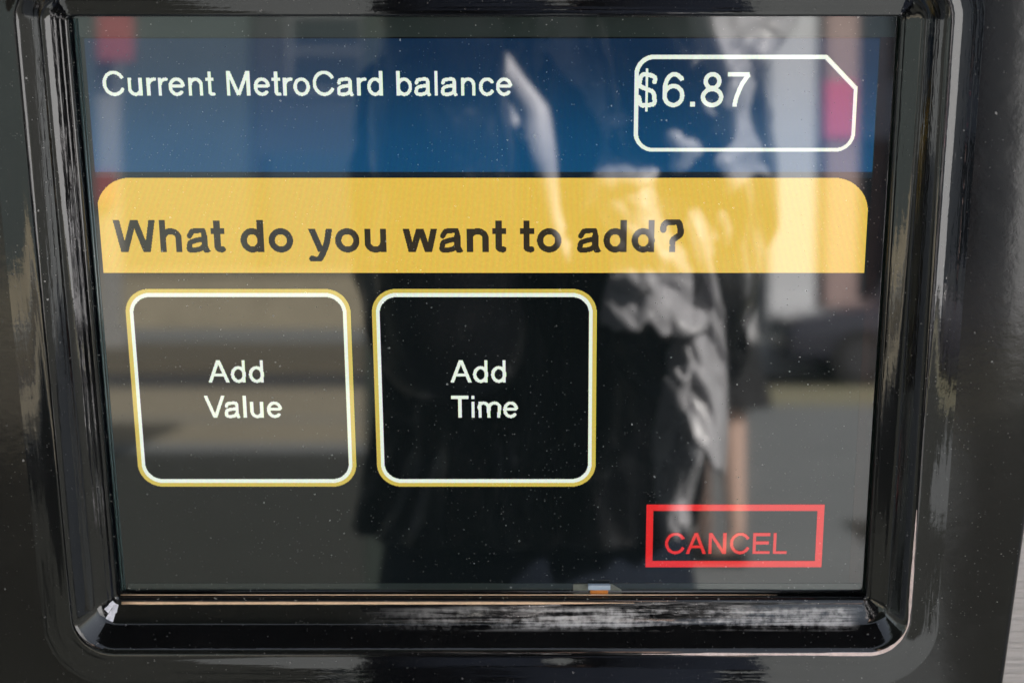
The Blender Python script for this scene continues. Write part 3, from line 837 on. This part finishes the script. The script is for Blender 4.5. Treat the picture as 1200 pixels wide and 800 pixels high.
def garment(name, rings, mat, parent, n=56, fold=.012, freq=2.2, stretch=.35, seed=0, thick=.004, slant=0):
    """cloth lofted round the body: rings are (centre x, y, z, half width, half depth), with drawn folds"""
    bm = bmesh.new(); V = []
    for (cx_, cy_, z, a, b) in rings:
        row = []
        for k in range(n):
            t_ = 2*math.pi*k/n; x, y = math.cos(t_), math.sin(t_)
            p = Vector((x*freq + seed, y*freq, z*freq/stretch + slant*x*1.5))
            f_ = 1 - abs(noise.noise(p))*2.6 + .9*(.5-abs(noise.noise(p*2.3+Vector((7, 1, 3))))*2) + .3*noise.noise(p*5)
            s_ = 1 + f_*fold/max(a, b)
            row.append(bm.verts.new((cx_ + x*a*s_, cy_ + y*b*s_, z)))
        V.append(row)
    for A, B in zip(V, V[1:]):
        for k in range(n): j = (k+1) % n; bm.faces.new((A[k], A[j], B[j], B[k]))
    o = obj(name, bm, mat, parent, True); s = o.modifiers.new('thick', 'SOLIDIFY'); s.thickness = thick; s.offset = 1
    s = o.modifiers.new('sub', 'SUBSURF'); s.levels = 1; s.render_levels = 1
    return o

def interp(keys, n):
    out = []
    for i in range(n+1):
        t_ = i/n*(len(keys)-1); k = min(int(t_), len(keys)-2); u = t_-k; u = u*u*(3-2*u)*.4 + u*.6
        out.append(tuple(keys[k][j]*(1-u) + keys[k+1][j]*u for j in range(len(keys[0]))))
    return out

def sleeve(name, pts, rads, mat, parent, fold=.006, seed=0):
    P = interp([(*p, r) for p, r in zip(pts, rads)], 26)
    bm = bmesh.new(); rg = tube(bm, [p[:3] for p in P], [p[3] for p in P], 20, False)
    for i, ring_ in enumerate(rg):
        c_ = Vector(P[i][:3])
        for v in ring_:
            d = (v.co - c_)
            v.co += d.normalized()*fold*(1-2.6*abs(noise.noise(Vector((d.x*14+seed, d.y*14, i*.55 + d.z*10)))))
    o = obj(name, bm, mat, parent, True); s = o.modifiers.new('thick', 'SOLIDIFY'); s.thickness = .004
    s = o.modifiers.new('sub', 'SUBSURF'); s.levels = 1; s.render_levels = 1
    return o

# ---- the photographer, standing in front of the machine, camera raised
ph = empty('person', (.030, -.93, 0))
tag(ph, 'photographer in a shiny black coat with pale lining mirrored in the screen, raising a camera', 'person')
def hand_verts(V, E, wrist, palm_dir, out_dir, grip):
    """palm, four fingers of unequal length and a thumb, each bent, rooted on vertex WRIST"""
    wv = Vector(V[wrist][:3]); up = palm_dir.normalized(); od = (out_dir - up*out_dir.dot(up)).normalized(); gr = grip.normalized()
    pi = len(V); p = wv + up*.045; V.append((*p, (.030, .016))); E.append((wrist, pi))
    for k, ln in enumerate((.070, .078, .073, .058)):
        base = wv + up*.082 + od*(.030 - .020*k)
        a = base + up*ln*.4 + gr*ln*.10; b_ = a + up*ln*.22 + gr*ln*.30; c_ = b_ + gr*ln*.28 - up*ln*.02
        i0 = len(V); V += [(*base, .0100), (*a, .0085), (*b_, .0080), (*c_, .0065)]; E += [(pi, i0), (i0, i0+1), (i0+1, i0+2), (i0+2, i0+3)]
    t0 = wv + up*.030 + od*.030; t1 = t0 + od*.026 + up*.022; t2 = t1 + up*.020 + gr*.022
    i0 = len(V); V += [(*t0, .012), (*t1, .010), (*t2, .008)]; E += [(pi, i0), (i0, i0+1), (i0+1, i0+2)]
V = [(0, .02, .96, .085), (0, .065, 1.12, .07), (0, .13, 1.30, .075), (0, .19, 1.40, .06), (0, .25, 1.475, .048), (0, .285, 1.53, .05),
     (-.10, .195, 1.385, .040), (-.080, .305, 1.215, .032), (-.09, .375, 1.475, .030),
     (.10, .195, 1.385, .040), (.075, .305, 1.215, .032), (.05, .375, 1.475, .030),
     (-.09, .02, .86, .078), (-.10, .035, .50, .056), (-.10, -.02, .10, .040), (-.10, .07, .045, .036), (-.10, .14, .035, .03),
     (.09, .02, .86, .078), (.11, .035, .50, .056), (.12, -.02, .10, .040), (.12, .07, .045, .036), (.12, .14, .035, .03)]
E = [(0, 1), (1, 2), (2, 3), (3, 4), (4, 5), (3, 6), (6, 7), (7, 8), (3, 9), (9, 10), (10, 11), (0, 12), (12, 13), (13, 14), (14, 15), (15, 16), (0, 17), (17, 18), (18, 19), (19, 20), (20, 21)]
hand_verts(V, E, 8, Vector((.1, .12, .35)), Vector((1, 0, 0)), Vector((.9, .3, .1)))
hand_verts(V, E, 11, Vector((-.02, .12, .35)), Vector((-1, 0, 0)), Vector((-.9, .3, .1)))
skin('body', V, E, M_SKIN, ph)
head(ph, (-.03, .255, 1.625), R(28))
coat_k = [(-.030, .06, 1.045, .130, .120), (-.020, .08, 1.12, .122, .108), (-.006, .12, 1.22, .130, .112), (0, .16, 1.32, .146, .116), (0, .20, 1.40, .136, .096), (0, .235, 1.455, .075, .062), (0, .25, 1.485, .068, .058)]
garment('coat', interp(coat_k, 70), M_COAT, ph, 140, .020, 2.0, .42, 3.3, slant=.9)
for s_, hx in ((-1, -.09), (1, .05)):
    sleeve('sleeve', [(s_*.095, .20, 1.40), (s_*.108, .25, 1.31), (s_*.080, .305, 1.205), (s_*.082, .335, 1.33), (hx, .370, 1.465)], [.054, .050, .046, .041, .036], M_COAT, ph, .010, s_*4)
# crinkled pale lining of the open coat on one side, catching the sun
for k, (x_, z1, z0, w_, sd, y1, y0, fz) in enumerate(((.075, 1.455, 1.315, .078, 1, .285, .335, 1.0), (.060, 1.325, 1.225, .040, 8, .335, .345, .9), (.090, 1.32, 1.15, .023, 3, .330, .345, .7), (.080, 1.20, 1.08, .015, 5, .345, .290, .6))):
    bm = bmesh.new(); rows_ = []
    for i in range(60):
        u = i/59; z = z1 + (z0-z1)*u
        row = []
        for j in range(44):
            q = j/43*2-1
            X_ = x_ + q*w_*(1+.22*math.sin(u*6+sd))*(1-.30*u)
            P = Vector((X_*24 + z*9, z*24*fz, sd*3.1))
            fl = (1-abs(noise.noise(P))*2.2)*.020 + (1-2*abs(noise.noise(P*2.1)))*.008 + noise.noise(P*4.3)*.0035
            row.append(bm.verts.new((X_, y1 + (y0-y1)*min(1, u*2.0) + .026*(1-q*q) + fl, z + .022*q*math.cos(sd) + .012*noise.noise(Vector((q*3, sd, 0))))))
        rows_.append(row)
    for A, B in zip(rows_, rows_[1:]):
        for j in range(43): bm.faces.new((A[j], A[j+1], B[j+1], B[j]))
    o = obj('coat_lining', bm, M_SCARF, ph, True); s = o.modifiers.new('thick', 'SOLIDIFY'); s.thickness = .003
tr_k = [(-.025, .04, 1.06, .120, .108), (-.02, .03, .96, .138, .118), (-.01, .03, .88, .150, .118)]
garment('trousers', interp(tr_k, 8), M_JEANS, ph, 48, .004, 3)
for s_ in (-1, 1):
    sleeve('trouser_leg', [(s_*.085, .03, .90), (s_*.095, .03, .70), (s_*.105, .035, .50), (s_*.11, .0, .28), (s_*.112, -.015, .07)], [.092, .084, .070, .064, .062], M_JEANS, ph, .005, s_)
    bm = bmesh.new(); box(bm, s_*.11-.045, s_*.11+.045, -.07, .19, 0, .075, .03, 4); obj('shoe', bm, M_SHOE, ph, True)

# the camera in the photographer's hands, right behind the point of view
hc = empty('camera', (0, 0, 0)); hc.matrix_world = cam_ob.matrix_world @ Matrix.Translation((0, 0, .012))
tag(hc, 'black camera held up in the hands of the photographer before the machine', 'camera')
obj('camera_body', box(bmesh.new(), -.068, .068, -.048, .042, .075, .135, .010, 3), M_CAMB, hc)
obj('viewfinder', box(bmesh.new(), -.022, .022, .042, .066, .080, .130, .008, 2), M_CAMB, hc)
bm = bmesh.new(); rg = tube(bm, [(0, 0, .074), (0, 0, .050), (0, 0, .049), (0, 0, .012), (0, 0, .004)], [.034, .034, .037, .037, .035], 36); lens = obj('lens', bm, M_CAMB, hc)
bm = bmesh.new(); bmesh.ops.create_uvsphere(bm, u_segments=28, v_segments=14, radius=.028, matrix=Matrix.Translation((0, 0, .003)) @ Matrix.Diagonal((1, 1, .12, 1))); obj('front_glass', bm, M_LENSG, lens, True)

M_COATGLINT = plain('pale_coat_glint', (.80, .78, .82), .4, var=.1, scale=90)  # pale strips standing for bright highlights on the coat's folds
HI = hc.matrix_world.inverted()
def coat_glint(pts, widths):
    P = interp([(*p, w_) for p, w_ in zip(pts, widths)], 30)
    bm = bmesh.new(); L_ = []
    for i, p in enumerate(P):
        q = Vector(P[min(i+1, 30)][:3]) - Vector(P[max(i-1, 0)][:3]); sd = q.cross(Vector((0, 1, 0))).normalized()*p[3]
        c_ = Vector(p[:3]); L_.append((bm.verts.new(HI @ (c_-sd+Vector((0, .004*math.sin(i*.7), 0)))), bm.verts.new(HI @ (c_+sd))))
    for A, B in zip(L_, L_[1:]): bm.faces.new((A[0], A[1], B[1], B[0]))
    o = obj('coat_glint', bm, M_COATGLINT, hc, True); m = o.modifiers.new('thick', 'SOLIDIFY'); m.thickness = .002; return o
coat_glint([(-.046, -.535, 1.500), (-.042, -.57, 1.445), (-.040, -.585, 1.406), (-.053, -.588, 1.371), (-.071, -.592, 1.338), (-.078, -.595, 1.325)], [.004, .006, .011, .009, .005, .003])
coat_glint([(.085, -.535, 1.500), (-.020, -.58, 1.46), (-.026, -.585, 1.425), (-.006, -.585, 1.397), (.010, -.585, 1.371), (.016, -.585, 1.340), (.022, -.588, 1.305), (.034, -.592, 1.27)], [.003, .004, .005, .006, .010, .008, .005, .003])
coat_glint([(-.008, -.592, 1.40), (-.016, -.59, 1.385), (-.004, -.59, 1.366), (.008, -.592, 1.350)], [.002, .004, .006, .002])

# ---- a passer-by behind
pd = empty('person', (.765, -6.5, .004)); pd.rotation_euler.z = R(100)
tag(pd, 'bare legged passer-by in a white top and short black skirt on the pavement behind', 'person')
V = [(0, 0, .92, (.12, .09)), (0, 0, 1.10, (.095, .075)), (0, .01, 1.28, (.13, .085)), (0, 0, 1.38, (.08, .06)), (0, .01, 1.44, .042), (0, .02, 1.50, .045),
     (-.155, 0, 1.34, .045), (-.19, -.03, 1.08, .034), (-.18, .05, .86, .025), (.155, 0, 1.34, .045), (.19, -.02, 1.08, .034), (.17, .08, .88, .025),
     (-.08, .03, .82, .075), (-.08, .13, .47, .058), (-.08, .10, .10, .036), (-.08, .18, .045, .030), (-.08, .24, .03, .026),
     (.08, -.02, .82, .075), (.08, -.03, .47, .058), (.08, -.05, .12, .036), (.08, .02, .05, .032), (.08, .08, .03, .026)]
E = [(0, 1), (1, 2), (2, 3), (3, 4), (4, 5), (3, 6), (6, 7), (7, 8), (3, 9), (9, 10), (10, 11), (0, 12), (12, 13), (13, 14), (14, 15), (15, 16), (0, 17), (17, 18), (18, 19), (19, 20), (20, 21)]
for wr, od in ((8, 1), (11, -1)): hand_verts(V, E, wr, Vector((0, .1, -1)), Vector((0, 1, 0)), Vector((od, 0, -.2)))
skin('body', V, E, M_SKIN, pd)
head(pd, (0, .03, 1.575), R(5))
garment('top', interp([(0, 0, .92, .150, .118), (0, 0, 1.08, .122, .100), (0, .005, 1.26, .155, .112), (0, 0, 1.36, .135, .085), (0, 0, 1.415, .07, .06)], 22), M_TOP, pd, 40, .008, 2)
for s_ in (-1, 1):
    sleeve('sleeve', [(s_*.10, 0, 1.365), (s_*.165, 0, 1.30), (s_*.19, -.03, 1.10), (s_*.185, .02, .96)], [.052, .056, .046, .042], M_TOP, pd, .004, s_)
    ft = (.06 if s_ < 0 else -.09)
    bm = bmesh.new(); box(bm, s_*.08-.038, s_*.08+.038, ft-.01, ft+.23, 0, .055, .02, 3); obj('shoe', bm, M_SHOE, pd, True)
garment('skirt', interp([(0, .0, .66, .205, .185), (0, .0, .80, .178, .150), (0, 0, .95, .150, .118)], 12), M_SKIRT, pd, 40, .010, 2.4)
